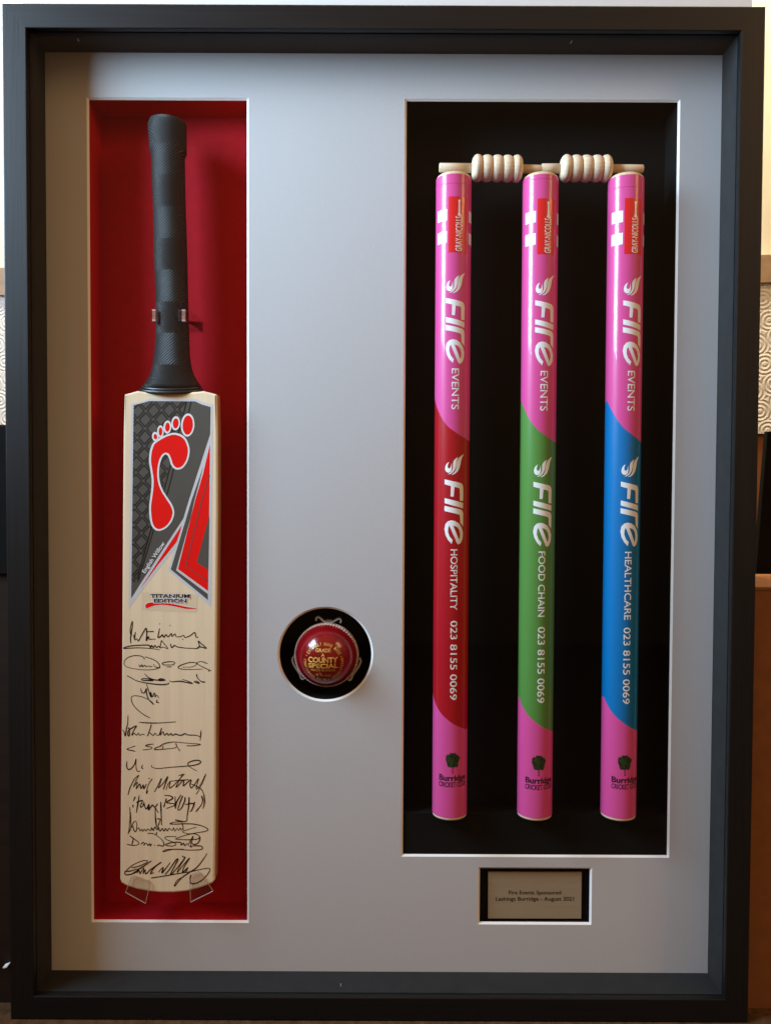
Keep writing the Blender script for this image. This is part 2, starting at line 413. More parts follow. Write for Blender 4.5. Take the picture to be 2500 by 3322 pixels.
# specks of lint lying on the spacers
for lx, lz, sc_l in ((-0.3405, zi-0.0002, 1.0), (0.2085, zi-0.0002, 1.1), (-0.045, -zi+0.0002, 0.9)):
    sg = 1 if lz > 0 else -1
    m = MB(); ps = [Vector((lx, 0.026, lz)), Vector((lx+0.0004*sc_l, 0.024, lz-sg*0.0006)), Vector((lx+0.0002, 0.0215, lz-sg*0.0007)), Vector((lx+0.0009*sc_l, 0.020, lz-sg*0.0002))]
    m.loft([[p + Vector((0.00022*math.cos(q), 0, 0.00022*math.sin(q))) for q in (0, 2.1, 4.2)] for p in ps]); m.build('lint', M['core'], fr)
# glass
mb = MB(); mb.box((-xi-0.0035, 0.0075, -zi-0.0035), (xi+0.0035, 0.0095, zi+0.0035)); mb.build('glass_pane', M['glass'], fr)

# grey mount with four windows cut on a white bevel
BV = 0.0022
def rect(x0, x1, z0, z1): return [(x0, z0), (x1, z0), (x1, z1), (x0, z1)]
WIN = {'bat': (-0.3416, -0.1552, -0.4788, 0.4861), 'stumps': (0.0246, 0.3415, -0.3983, 0.4861), 'plaque': (0.1160, 0.2505, -0.4793, -0.4105)}
CC = (-0.0653, -0.1580); CR = 0.0561
circ = lambda r: [(CC[0] + r*math.cos(2*PI*k/128), CC[1] + r*math.sin(2*PI*k/128)) for k in range(128)]
outer = rect(-xi-0.003, xi+0.003, -zi-0.003, zi+0.003)
loops = [outer] + [rect(*WIN[k]) for k in WIN] + [circ(CR)]
v, f = tess(loops)
mk('mount_board', [(x, YM, z) for x, z in v], f, M['mount'], fr)
def bevel(lo, li):
    n = len(lo); v = [(x, YM, z) for x, z in lo] + [(x, YM+BV, z) for x, z in li]
    return v, [(i, (i+1) % n, n+(i+1) % n, n+i) for i in range(n)]
INN = {}
for k in WIN:
    x0, x1, z0, z1 = WIN[k]; INN[k] = (x0+BV, x1-BV, z0+BV, z1-BV)
    v, f = bevel(rect(*WIN[k]), rect(*INN[k])); mk('bevelled_edge', v, f, M['core'], fr)
v, f = bevel(circ(CR), circ(CR-BV)); mk('bevelled_edge', v, f, M['core'], fr, smooth=True)
# recesses behind the windows: walls and a back
def recess(name, x0, x1, z0, z1, yb, m, g=0.001):
    x0 -= g; x1 += g; z0 -= g; z1 += g; ya = YM + BV + 0.0002
    v = [(x0,ya,z0),(x1,ya,z0),(x1,ya,z1),(x0,ya,z1),(x0,yb,z0),(x1,yb,z0),(x1,yb,z1),(x0,yb,z1)]
    return mk(name, v, [(4,5,6,7),(0,1,5,4),(1,2,6,5),(2,3,7,6),(3,0,4,7)], m, fr)
YB = 0.096
recess('red_backing', *INN['bat'], YB, M['red_board'])
recess('black_backing', *INN['stumps'], YB, M['black_board'])
recess('black_backing', *INN['plaque'], YM + BV + 0.006, M['black_board'])
ci = circ(CR - BV + 0.001); n = len(ci); ya = YM + BV + 0.0002; yb = 0.1025
mk('black_backing', [(x, ya, z) for x, z in ci] + [(x, yb, z) for x, z in ci], [(i, (i+1) % n, n+(i+1) % n, n+i) for i in range(n)] + [tuple(range(n, 2*n))], M['black_board'], fr)
mb = MB(); mb.box((-W/2+0.004, 0.104, -H/2+0.004), (W/2-0.004, 0.108, H/2-0.004)); mb.build('back_board', M['card'], fr)

# ------------------------------------------------------------------ cricket bat
YF = 0.036              # front face of the blade
BD = 0.022              # depth of the blade's edge
bat = thing('cricket_bat', 'signed pale willow cricket bat with a black rubber grip, hung against the red backing', 'cricket bat', (U(560, 2895, YF).x, YF + 0.02, U(560, 2895, YF).z))
left_edge = c3([(111, 141), (95, 700), (85, 1850)]) + c5([(74, 300), (68, 1434)]) + c7([(52, 60), (46, 700), (44, 1215)])
toe = c7([(62, 1270), (150, 1322), (300, 1368), (470, 1400), (650, 1417), (850, 1418), (1050, 1398), (1200, 1362), (1340, 1315), (1430, 1275), (1462, 1235)])
right_edge = c7([(1462, 1150), (1478, 60)]) + c5([(1482, 1434), (1496, 20)]) + c3([(1512, 1850), (1508, 700), (1496, 150), (1486, 132)])
top_edge = c3([(1298, 84), (1180, 96), (1000, 108), (790, 114), (560, 108), (410, 96), (306, 82), (122, 132)])
outl = [U(x, y, YF) for x, y in left_edge + toe + right_edge + top_edge]
outl2 = [Vector((p.x, p.z)) for p in outl]
def blade():
    m = MB()
    ins = lambda d: offset_closed(outl2, d)
    rings = []
    for d, y in ((0.0022, 0.0), (0.0010, 0.0004), (0.0002, 0.0014), (0.0, 0.0030), (0.0, BD-0.004), (0.001, BD-0.001), (0.004, BD)):
        rings.append([Vector((p.x, YF + y, p.y)) for p in ins(d)])
    # swell of the back
    cx = sum(p.x for p in outl2)/len(outl2)
    rings.append([Vector((cx + (p.x-cx)*0.35, YF + BD + 0.018, p.y*0.97 - 0.004)) for p in outl2])
    n = len(rings[0])
    m.loft(rings, cap0=False, cap1=False)
    v, f = tess([[(p.x, p.z) for p in rings[0]]]); m.add([(x, YF, z) for x, z in v], f)
    v, f = tess([[(p.x, p.z) for p in rings[-1]]]); m.add([(x, rings[-1][0].y, z) for x, z in v], f)
    return m
bl = blade().build('blade', M['willow'], bat)
bl.data.materials.append(M['willow_shaded'])
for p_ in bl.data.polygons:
    if abs(p_.normal.y) < 0.5 and p_.center.y > YF + 0.0029 - bat.location.y: p_.material_index = 1  # side faces take the willow with painted-in shade
# rubber grip
GRIP_Z0 = bat.location.z
gl = S(420, 360, 4.423, [(300,135),(272,200),(275,300),(285,400),(290,500),(292,585),(300,612),(318,645),(325,700),(330,900),(340,1200),(350,1500),(355,1800),(363,2160)]) + S(420, 850, 4.423, [(365,60),(376,300),(384,600),(387,720),(382,1000),(375,1200),(360,1350),(340,1480),(308,1600),(268,1680),(232,1725),(196,1762)])
gr = S(420, 360, 4.423, [(795,165),(815,200),(817,300),(818,400),(819,500),(820,585),(818,620),(795,648),(790,700),(795,900),(799,1200),(808,1500),(819,1800),(829,2160)]) + S(420, 850, 4.423, [(831,60),(834,300),(841,600),(844,720),(855,1000),(858,1200),(866,1350),(884,1480),(915,1600),(958,1680),(990,1732),(1018,1768)])
YG = YF + 0.0150
def ring(a, b, ry, n=48, lip=0.0):
    A = U(a[0], a[1], YG); B = U(b[0], b[1], YG); c = (A + B)/2; rx = (B.x - A.x)/2
    out = []
    for k in range(n):
        t = 2*PI*k/n
        out.append(Vector((c.x + rx*math.cos(t), YG - ry*math.sin(t), A.z + (B.z-A.z)*(math.cos(t)+1)/2 - lip*max(0, math.sin(t)))))
    return out, rx
def gy(rx): return min(rx, 0.0178 + 0.10*max(0, rx-0.0178))
m = MB(); rs = []
a0, b0 = gl[0], gr[0]
r_, rx = ring((a0[0]+12, a0[1]-4), (b0[0]-10, b0[1]-8), 0.012); rs.append(r_)
i0 = 0
for i, (a, b) in enumerate(zip(gl, gr)):
    rx0 = (U(b[0], b[1], YG).x - U(a[0], a[1], YG).x)/2
    lip = 0.0 if i < 20 else 0.0055*((i-19)/(len(gl)-20))**1.5
    rs.append(ring(a, b, gy(rx0), lip=lip)[0])
m.loft(rs)
grip = m.build('rubber_grip', grip_material(), bat, smooth=True)
# collar of two smooth rings at the foot of the grip
def collar(pl, pr, h, ry, name, m_):
    mm = MB(); rr = []
    for k in range(9):
        t = k/8; a = PI*t
        grow = 1.6*math.sin(a)
        y_ = h*t
        rr.append(ring((pl[0]-grow, pl[1]+y_), (pr[0]+grow, pr[1]+y_), ry + 0.0005*math.sin(a), lip=0.0058)[0])
    mm.loft(rr); return mm.build(name, m_, bat, smooth=True)
M['rubber'] = mat('smooth_black_rubber', (0.012, 0.0115, 0.011), 0.4, 0.5)
L_ = S(420, 850, 4.423, [(190, 1768), (160, 1805)]); R_ = S(420, 850, 4.423, [(1022, 1774), (1052, 1812)])
collar(L_[0], R_[0], 8.5, 0.0196, 'grip_collar', M['rubber']); collar(L_[1], R_[1], 9.5, 0.0200, 'grip_collar', M['rubber'])

# printed sticker on the face of the blade, authored in the face's own plane
def face(name, vf, layer, m_, parent, label=None):
    v, f = vf; y = YF - 0.00012 - 0.00013*layer
    return mk(name, [U(a, b, y) for a, b in v], f, m_, parent, label=label)
sil = c3([(213, 278), (395, 236), (490, 200), (1180, 204), (1272, 245), (1440, 290)]) + c4([(1412, 1612), (778, 1072), (775, 1045), (862, 742), (350, 1395), (178, 1642)])
st = face('face_sticker', tess([sil]), 0, M['silver'], bat)
greyA = c3([(250, 300), (480, 236), (1170, 240), (1268, 286), (1402, 325), (1395, 730)]) + c4([(1078, 0), (992, 288), (395, 1195), (214, 1482)])
face('grey_field', tess([greyA]), 1, M['grey_ink'], st)
greyB = c3([(1292, 1225)]) + c4([(1122, 0), (1040, 275), (806, 1050), (1360, 1508), (1360, 1418), (883, 1064), (1102, 275), (1162, 0)])
face('grey_stripe', tess([greyB]), 1, M['grey_ink'], st)
redR = c3([(1392, 892), (1290, 1330)]) + c4([(1175, 0), (914, 1046), (1364, 1374), (1382, 0)])
face('red_chevron', tess([redR]), 1, M['red_ink'], st)
face('grey_wedge', tess([c4([(1381, 250), (1196, 945), (1366, 1056)])]), 2, M['grey_ink'], st)
face('red_chevron_line', ribbon(c3([(1384, 1345)]) + c4([(1268, 20), (1032, 1008), (1362, 1226)]), 3.4), 2, M['line_ink'], st)
face('red_sliver', tess([c4([(970, 388), (940, 500), (893, 637), (625, 968), (345, 1345)])]), 1, M['red_ink'], st)
# crosshatched double lines, clipped to the left of the two slanting stripes
reg = c3([(252, 302), (480, 240), (1030, 243)]) + c4([(420, 850), (330, 1080), (222, 1440)])
def clipseg(a, b, poly):
    P = [Vector(p) for p in poly]; t0, t1 = 0.0, 1.0; d = b - a
    ar = sum(P[i].x*P[(i+1) % len(P)].y - P[(i+1) % len(P)].x*P[i].y for i in range(len(P)))
    for i in range(len(P)):
        p, q = P[i], P[(i+1) % len(P)]; e = q - p; nn = Vector((-e.y, e.x))*(1 if ar > 0 else -1)
        den = nn.dot(d); num = nn.dot(a - p)
        if abs(den) < 1e-12:
            if num < 0: return None
            continue
        t = -num/den
        if den > 0: t0 = max(t0, t)
        else: t1 = min(t1, t)
    return (a + d*t0, a + d*t1) if t1 - t0 > 1e-3 else None
la, lb = Vector((113, 126))/4.625, Vector((-122, 136))/4.625
o0 = Vector(c3([(430, 385)])[0]); parts = []
for k in range(-14, 26):
    for dirv, stepv, gap in ((la, lb, 0.13), (lb, la, 0.13)):
        for sgn in (-1, 1):
            a = o0 + stepv*(k + 0*gap) + dirv.orthogonal().normalized()*sgn*3.6
            # strokes run between crossings and stop short of them
            for j in range(-16, 22):
                p, q = a + dirv*(j + 0.11), a + dirv*(j + 0.89)
                s_ = clipseg(p, q, reg)
                if s_: parts.append(ribbon([s_[0], s_[1]], 4.5))
face('crosshatch', join2(parts), 2, M['black_ink'], st)
parts = [ribbon(c3([(1042, 245), (700, 1600)]) + c4([(505, 470), (300, 1195)]), 4.5), ribbon(c3([(1112, 245), (760, 1600)]) + c4([(545, 470), (315, 1230)]), 4.0)]
face('slanting_stripes', join2(parts), 2, M['black_ink'], st)
# footprint emblem
def ell(cx, cy, rx, ry, tilt, n=40):
    return [(cx + rx*math.cos(2*PI*k/n)*math.cos(tilt) - ry*math.sin(2*PI*k/n)*math.sin(tilt), cy + rx*math.cos(2*PI*k/n)*math.sin(tilt) + ry*math.sin(2*PI*k/n)*math.cos(tilt)) for k in range(n)]
toes = [(575, 770, 50, 72, 25, 40, -.12), (652, 693, 50, 92, 26, 62, .0), (756, 626, 60, 98, 34, 68, .06), (880, 570, 66, 106, 42, 76, .08), (1060, 596, 102, 174, 76, 144, .06)]
foot = c3([(545, 860), (640, 790), (750, 735), (860, 712), (960, 738), (1030, 795), (1072, 880), (1090, 970), (1080, 1070), (1045, 1165), (985, 1240), (915, 1266), (855, 1248), (812, 1195), (785, 1110), (757, 1052), (722, 1040), (684, 1075), (652, 1150), (635, 1240), (630, 1330), (642, 1440), (682, 1560), (745, 1665), (812, 1765)]) + c4([(848, 130), (860, 200), (842, 285), (795, 372), (720, 442), (630, 474), (555, 445), (510, 370), (487, 250), (482, 100)]) + c3([(498, 1690), (515, 1550), (520, 1420), (503, 1290), (482, 1150), (484, 1050), (505, 945)])
fo = spline(foot, 5, True)
parts = [tess([c3(ell(a, b, rx, ry, t_))]) for a, b, rx, ry, qx, qy, t_ in toes] + [tess([fo])]
face('footprint_outline', join2(parts), 3, M['white_ink'], st)
parts = [tess([c3(ell(a, b, qx, qy, t_))]) for a, b, rx, ry, qx, qy, t_ in toes] + [tess([offset_closed(fo, 6.3)])]
face('footprint', join2(parts), 4, M['red_ink'], st)
# lettering along the slanted edge
a = Vector(c4([(420, 1112)])[0]); b = Vector(c4([(722, 662)])[0]); dr = b - a; upv = Vector((dr.y, -dr.x)).normalized()
face('willow_lettering', place_text('English Willow', a, dr, upv*12.5, bold=0.016), 3, M['white_ink'], st)
# edition sticker
es = face('edition_sticker', tess([spline(c4([(372, 1410), (400, 1398), (1000, 1402), (1190, 1440), (1206, 1470), (1196, 1660), (1170, 1695), (1000, 1690), (420, 1660), (385, 1640)]), 3, True)]), 0, M['film'], bat)
sw = c4([(425, 1610), (430, 1580), (470, 1553), (540, 1546), (640, 1556), (760, 1560), (900, 1582), (1040, 1612), (1166, 1628), (1166, 1641), (1020, 1640), (890, 1612), (760, 1588), (650, 1582), (560, 1592), (480, 1622), (440, 1633)])
sws = spline(sw, 4, True)
def fat(s_, o_, dr_, up_, b_): return place_text(s_, o_, dr_, up_, bold=b_)
e1 = [Vector(c4([p])[0]) for p in ((500, 1472), (1092, 1476))]; e2 = [Vector(c4([p])[0]) for p in ((553, 1546), (1040, 1548))]
up1 = Vector((0, -1))*11.3
# white halo round the letters, then the letters
def halo(a_, b_, h_, pad):
    return tess([[(a_.x-pad, a_.y+pad), (b_.x+pad, b_.y+pad), (b_.x+pad, b_.y-h_-pad), (a_.x-pad, a_.y-h_-pad)]])
face('swoosh_outline', tess([offset_closed(sws, -2.2)]), 1, M['white_ink'], es)
face('swoosh', tess([sws]), 2, M['red_ink'], es)
face('lettering_halo', join2([fat('TITANIUM', e1[0]+Vector((-1.6, 1.3)), e1[1]-e1[0]+Vector((3.2, 0)), up1*1.20, 0.085), fat('EDITION', e2[0]+Vector((-1.6, 1.3)), e2[1]-e2[0]+Vector((3.2, 0)), up1*1.20, 0.085)]), 3, M['white_ink'], es)
face('lettering', join2([fat('TITANIUM', e1[0], e1[1]-e1[0], up1, 0.028), fat('EDITION', e2[0], e2[1]-e2[0], up1, 0.028)]), 4, M['black_ink'], es)

# autographs in black marker, one object each
SIG = [
 (c5, 12, [[(205,445),(203,370),(208,330),(197,270),(205,190),(230,118),(228,200),(214,290),(218,335)],
   [(250,320),(256,372),(276,278),(268,350),(264,400),(295,380),(320,415),(345,370),(390,290),(435,222),(446,300),(440,410),(470,345),(482,385),(520,385),(580,385)],
   [(440,275),(550,270)],[(636,150),(644,162)],[(790,175),(800,185)],[(638,225),(625,290),(615,358),(650,348),(680,320),(700,355),(735,318),(765,350),(815,300),(822,345),(870,305),(882,345),(935,350),(1000,330),(1020,360),(1100,330),(1165,285),(1182,350),(1215,355)],[(980,383),(988,392)]]),
 (c5, 12, [[(640,545),(500,525),(300,515),(115,525),(115,510),(220,485),(380,475),(480,478),(500,512),(520,480),(542,512),(570,480),(592,512),(625,490),(642,505),(665,410),(685,430),(760,525),(690,505),(640,520)],
   [(800,455),(820,512),(860,480),(900,500),(960,510),(1040,520),(1130,522),(1200,525),(1235,490),(1217,415),(1260,450),(1335,520),(1240,500),(1195,522)]]),
 (c5, 9, [[(405,690),(400,660),(340,635),(240,635),(150,670),(105,730),(130,790),(230,825),(400,845),(540,840),(620,820),(640,790),(610,735),(540,690),(420,650)],
   [(330,760),(342,800),(375,770),(382,800),(420,775),(432,800),(475,785),(492,800),(530,790)],[(550,760),(572,800),(650,815)],
   [(860,770),(790,772),(700,770),(680,745),(760,725),(840,725),(868,740),(830,768),(770,775)],[(740,802),(820,800)],
   [(980,805),(1120,800),(1190,765),(1180,740),(1090,735),(970,770),(915,805),(950,830),(1080,840),(1280,835)],[(1190,765),(1205,735),(1260,720),(1355,752)],[(1192,742),(1240,780),(1330,825),(1415,858)],[(1362,862),(1392,858)]]),
 (c5, 13, [[(150,935),(220,970),(295,1010),(420,1040),(560,1060),(680,1068),(765,1055),(770,1038)],[(415,905),(470,960),(540,990),(610,1000),(690,995)],
   [(360,990),(400,975),(480,985),(540,1005),(450,1005),(380,1000),(362,990)],[(610,1000),(660,980),(722,1000),(660,1010),(612,1000)],[(785,1010),(830,1025),(900,1018),(960,1018),(1020,1030),(1130,1050),(1060,1015),(980,990)],
   [(1150,1025),(1190,1015),(1230,1045),(1160,1032)],[(1190,910),(1210,970),(1270,1025),(1320,1025)]]),
 (c5, 11, [[(355,1125),(370,1180),(410,1190),(440,1130),(442,1195),(475,1290),(550,1365),(500,1310),(400,1260),(300,1235),(225,1245),(215,1300),(250,1380),(310,1447),(400,1517),(490,1565)],
   [(445,1060),(470,1150),(510,1260),(502,1180),(530,1250),(560,1190),(572,1255),(592,1220),(625,1270)],[(600,1290),(592,1340)],[(588,1325),(632,1343)]]),
 (c6, 12, [[(330,245),(480,255),(640,255),(880,238)],[(165,140),(160,260),(140,350),(125,450),(105,390),(80,355)],
   [(165,345),(182,330),(187,440),(165,440),(168,380),(210,340),(290,300),(250,370),(222,440),(260,410),(290,440),(320,410),(340,440),(380,425),(415,435)],
   [(515,280),(490,360),(455,455),(480,400),(520,430),(545,440),(570,410),(600,440),(630,430),(670,330),(645,440),(690,385),(710,440),(750,410),(770,440),(810,415),(830,440),(880,420),(900,430),(960,440),(1020,415),(1060,435),(1180,440),(1250,465)],[(1260,365),(1245,520)]]),
 (c6, 10, [[(275,600),(200,625),(150,650),(200,665),(275,680)],[(550,572),(470,580),(430,600),(520,620),(500,645),(385,660)],
   [(660,605),(600,620),(560,650),(610,655),(740,645),(860,630),(900,610)],[(620,620),(700,570),(800,545),(880,542),(1020,555),(1250,575),(1150,595),(1040,598)],[(880,560),(900,610),(940,675)],[(690,600),(680,640)]]),
 (c6, 12, [[(150,830),(145,900),(165,950),(210,940),(260,880),(285,795),(282,880),(297,970),(340,980)],[(385,885),(370,920),(390,945)],
   [(515,890),(530,920),(620,938),(800,920),(1000,905),(1150,890),(1240,860),(1245,825),(1180,815),(1090,840),(1060,870),(1100,920),(1195,975)]]),
 (c6, 11, [[(165,1335),(190,1240),(212,1190),(260,1100),(325,1040),(275,1140),(248,1215),(305,1140),(288,1245),(340,1170),(357,1240),(395,1185),(402,1245),(440,1170)],
   [(470,1090),(488,1082)],[(530,1090),(470,1180),(440,1310),(462,1270)],[(560,1290),(610,1200),(665,1085),(640,1180),(622,1230),(700,1150),(760,1060),(720,1180),(692,1255)],
   [(735,1260),(760,1180),(800,1130),(782,1200),(795,1230),(870,1170),(1010,1020)],[(925,1045),(1012,1020)],[(980,1030),(930,1120),(882,1220),(930,1180),(1000,1110),(992,1200),(1050,1150),(1110,1110),(1092,1180),(1112,1230),(1160,1180),(1220,1090),(1200,1170),(1188,1250),(1250,1180),(1330,1020),(1290,1130),(1210,1290),(1180,1325)],
   [(790,1130),(950,1115),(1080,1105)],[(1100,1165),(1200,1210),(1270,1260),(1300,1340),(1305,1434)]]),
 (c7, 14, [[(275,-30),(245,40)],[(238,95),(240,135)],[(335,-50),(312,80),(290,215)],[(290,62),(380,30),(350,110),(360,130)],[(380,85),(410,90),(355,140)],
   [(400,50),(435,160),(480,90),(472,170),(530,100),(562,130),(612,80),(575,130),(580,155),(620,215)],[(655,50),(660,200),(668,400)],[(570,140),(577,300),(592,430)],[(600,305),(660,310)],
   [(740,0),(700,130)],[(710,-45),(780,-42),(830,-20),(820,10),(740,60),(850,80),(850,110),(735,150)],[(870,-30),(872,150),(890,60),(960,-55)],[(985,-40),(945,60),(912,170),(960,150),(1010,50),(1020,-20)],
   [(1080,-20),(1075,100),(1052,250),(1030,345),(870,322)],[(1020,92),(1150,80),(1110,188),(1090,188)],[(1165,50),(1122,180)],[(1265,-40),(1282,20),(1260,100),(1180,200)],[(1305,-60),(1310,60),(1287,155)]]),
 (c7, 10, [[(190,130),(195,250),(185,400),(180,480),(165,535)],[(200,200),(206,350),(205,450),(182,500)],[(215,440),(240,370),(280,340),(297,400),(282,500),(250,470),(237,410)],
   [(300,470),(330,440),(342,490),(370,460),(382,495),(410,460),(432,490),(460,460),(500,480),(520,440),(542,480),(570,430),(602,470),(620,430),(642,490),(680,450),(702,490),(730,450),(752,490),(780,450),(822,480),(850,440),(862,490),(900,450),(922,480),(950,440),(962,480),(992,430)],
   [(1030,345),(980,350),(860,355),(790,382),(900,385),(1000,380),(1150,385),(1280,415),(1360,460),(1330,490),(1200,515),(1080,530),(992,510),(995,490),(1100,455),(1190,430)],[(970,360),(990,430),(992,480)],[(592,430),(620,400),(650,315)]]),
 (c7, 11, [[(190,560),(230,590),(300,640),(330,680),(260,705),(150,690)],[(245,595),(235,650),(220,705)],[(362,690),(390,660),(412,680),(397,705),(440,670),(462,705),(490,680),(502,710),(520,680)],[(562,702),(572,708)],
   [(610,720),(620,700),(680,715),(705,690),(680,630),(600,560),(530,525),(455,525)],[(890,575),(800,570),(725,580),(730,610),(800,640),(850,660),(880,690),(830,715),(740,705),(740,685),(830,660),(950,660),(962,700),(1000,670),(1012,710),(1050,680),(1072,710)],
   [(1070,690),(1120,600),(1140,570),(1122,640),(1102,710),(1120,740)],[(1240,580),(1200,610),(1050,620),(900,612),(882,605),(1000,560),(1150,530),(1240,575),(1220,660),(1150,690),(1092,640)],[(1080,720),(1180,710),(1270,720),(1260,765),(1100,775),(850,765),(700,800),(702,785),(780,765),(1000,762)],[(600,500),(582,555)]]),
 (c7, 13, [[(515,935),(440,990),(330,1060),(230,1130),(132,1145),(125,1105),(220,1010),(370,940),(455,935),(430,970),(320,1020),(215,1040)],[(110,1100),(220,1085),(290,1060),(310,1072),(280,1110),(200,1140)],
   [(300,1120),(330,1080),(345,1130),(380,1070),(402,1045),(392,1130),(422,1070),(432,1135),(500,1070),(660,960),(600,1000),(540,1060),(502,1130),(550,1110)],
   [(620,1110),(660,1060),(692,1040),(672,1120),(730,1050),(800,960)],[(720,1140),(790,1060),(880,930),(912,920),(840,1060),(802,1140),(870,1080),(1020,890),(940,1020),(902,1110),(960,1040),(1090,890),(1010,1020),(982,1110),(1040,1060),(1062,1040),(1030,1100)],
   [(980,860),(1000,885),(1025,875)],[(1350,825),(1280,930),(1190,1040),(1070,1120),(960,1200),(860,1320),(900,1230),(1000,1170)],[(510,1195),(700,1165),(900,1130),(1120,1095),(1300,1055),(1390,1055),(1370,1120),(1280,1220),(1180,1275),(1112,1275),(1092,1230),(1110,1150)]]),
]
rnd = random.Random(3)
for fn, wd, strokes in SIG:
    parts = []
    for s_ in strokes:
        p = spline(fn(s_), 7); k0 = rnd.uniform(0, 6)
        base = wd*1.28/4.625
        parts.append(ribbon(p, lambda t, b=base, k=k0: b*(0.88 + 0.22*math.sin(k + 7*t))*(0.75 + 0.25*min(1, 8*t, 8*(1-t)))))
    face('autograph', join2(parts), 1, M['pen'], bat)

# ------------------------------------------------------------------ clear clips that hold the bat
def bent_strip(path, width_vec, th):
    """a strip of thickness th following a 3D path"""
    n = len(path); top, bot = [], []
    for i in range(n):
        t = (path[min(i+1, n-1)] - path[max(i-1, 0)]).normalized(); nn = t.cross(width_vec).normalized()
        top.append(path[i] + nn*th/2); bot.append(path[i] - nn*th/2)
    m = MB(); h = width_vec/2
    m.loft([[top[i]+h, top[i]-h, bot[i]-h, bot[i]+h] for i in range(n)]); return m
hc = thing('handle_clip', 'clear plastic clip gripping the bat handle from behind at its middle', 'clip', (U(553, 1034, YG).x, YB, U(553, 1034, YG).z))
zc = U(553, 1034, YG).z
xl, xr = U(508, 1030, YG-0.010).x, U(601, 1034, YG-0.010).x
for sx, x, sg in ((0, xl, -1), (1, xr, 1)):
    pa = [Vector((x + sg*0.007, YB-0.001, zc)), Vector((x + sg*0.0065, YG+0.012, zc)), Vector((x + sg*0.0048, YG-0.002, zc)), Vector((x + sg*0.001, YG-0.011, zc)), Vector((x - sg*0.0035, YG-0.0165, zc)), Vector((x - sg*0.006, YG-0.0200, zc))]
    bent_strip(pa, Vector((0, 0, 0.0135)), 0.0016).build('arm', M['clear'], hc)
    e_ = Vector((x + sg*0.0004, YG-0.0180, zc))
    mb = MB(); mb.box((e_.x-0.0019, e_.y-0.0006, zc-0.0046), (e_.x+0.0019, e_.y+0.003, zc+0.0046)); mb.build('arm_front', M['clear_tab'], hc)
    for z0_, z1_ in ((-0.0068, -0.0047), (0.0047, 0.0066)):
        mb = MB(); mb.box((e_.x-0.0020, e_.y-0.0009, zc+z0_), (e_.x+0.0018, e_.y+0.004, zc+z1_)); mb.build('arm_lip_glint', M['lip_glint'], hc)  # end caps paint the arm's top and bottom highlights
mb = MB(); mb.box((xl-0.008, YB-0.0030, zc-0.0068), (xr+0.008, YB-0.0008, zc+0.0068)); mb.build('base', M['clear'], hc)

def toe_clip(label, quad, lip):
    """quad: the tab over the face (px, four corners, top first), lip: the bent bottom edge"""
    q = [U(x, y, YF-0.0022) for x, y in quad]
    # rounded upper corners
    tl = [q[0] + (q[3]-q[0])*.10, q[0] + (q[1]-q[0])*.10]; tr = [q[1] + (q[0]-q[1])*.10, q[1] + (q[2]-q[1])*.10]
    o = thing('toe_clip', label, 'clip', tuple((q[2]+q[3])/2), 'clear clips under the toe of the bat')
    q6 = [tl[0], tl[1], tr[0], tr[1], q[2], q[3]]
    m = MB(); m.loft([q6, [p + Vector((0, 0.0014, 0)) for p in q6]]); m.build('tab', M['clear'], o)
    a, b = [U(x, y, YF-0.0022) for x, y in lip]
    back = Vector((0, YB-YF, 0))
    m = MB(); m.loft([[q[3], q[2], q[2]+back, q[3]+back], [p + (a - q[3]).normalized()*0.0014 for p in (q[3], q[2], q[2]+back, q[3]+back)]]); m.build('shelf', M['clear'], o)
    d = (b - a).normalized(); up = Vector((-d.z, 0, d.x)); 
    r0 = [a + up*0.0005*math.cos(t) + Vector((0, 0.0005, 0))*math.sin(t) for t in [k*PI/4 for k in range(8)]]
    m = MB(); m.loft([r0, [p + (b - a) for p in r0]]); m.build('front_lip_glint', M['lip_glint'], o)  # coloured rod paints the glint on the bent edge
    # light caught on the tab's rim, painted as thin coloured rods
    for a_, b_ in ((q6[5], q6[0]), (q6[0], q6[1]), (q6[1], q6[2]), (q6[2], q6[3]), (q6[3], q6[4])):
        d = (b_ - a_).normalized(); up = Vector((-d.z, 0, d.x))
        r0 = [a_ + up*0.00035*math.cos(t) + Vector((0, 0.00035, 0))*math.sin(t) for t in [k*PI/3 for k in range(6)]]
        m = MB(); m.loft([r0, [p + (b_ - a_) for p in r0]]); m.build('tab_edge_glint', M['tab_edge_glint'], o)
    return o
toe_clip('clear plastic clip under the left corner of the bat toe, sloping down to the right', c7([(232, 1150), (508, 1245), (428, 1572), (128, 1412)]), c7([(125, 1408), (430, 1578)]))
toe_clip('clear plastic clip under the right corner of the bat toe, sloping up to the right', c7([(1085, 1150), (1235, 1090), (1440, 1385), (1105, 1555)]), c7([(1102, 1558), (1440, 1392)]))

# ------------------------------------------------------------------ cricket ball in its holder
cbx, cby = 880 + 855/4.757, 1950 + 822/4.757
YC = 0.064
BC = U(cbx, cby, YC); RB = 101.0*(YC + 0.885942)/FPX
ball = thing('cricket_ball', 'polished red leather cricket ball with gold stamped lettering, in the round black opening', 'cricket ball', tuple(BC))
bm = bmesh.new(); bmesh.ops.create_uvsphere(bm, u_segments=96, v_segments=64, radius=RB)
bmesh.ops.rotate(bm, verts=bm.verts[:], cent=(0, 0, 0), matrix=Matrix.Rotation(PI/2, 3, 'X'))
POLE = Vector((-0.055, -1.0, -0.045)).normalized()
for vv in bm.verts:
    d = vv.co.normalized(); lat = math.asin(max(-1, min(1, d.dot(POLE))))
    vv.co = d*(RB*(1 + 0.012*math.exp(-(lat/0.16)**2))) + BC
from_bm('leather', bm, M['leather'], ball, smooth=True)
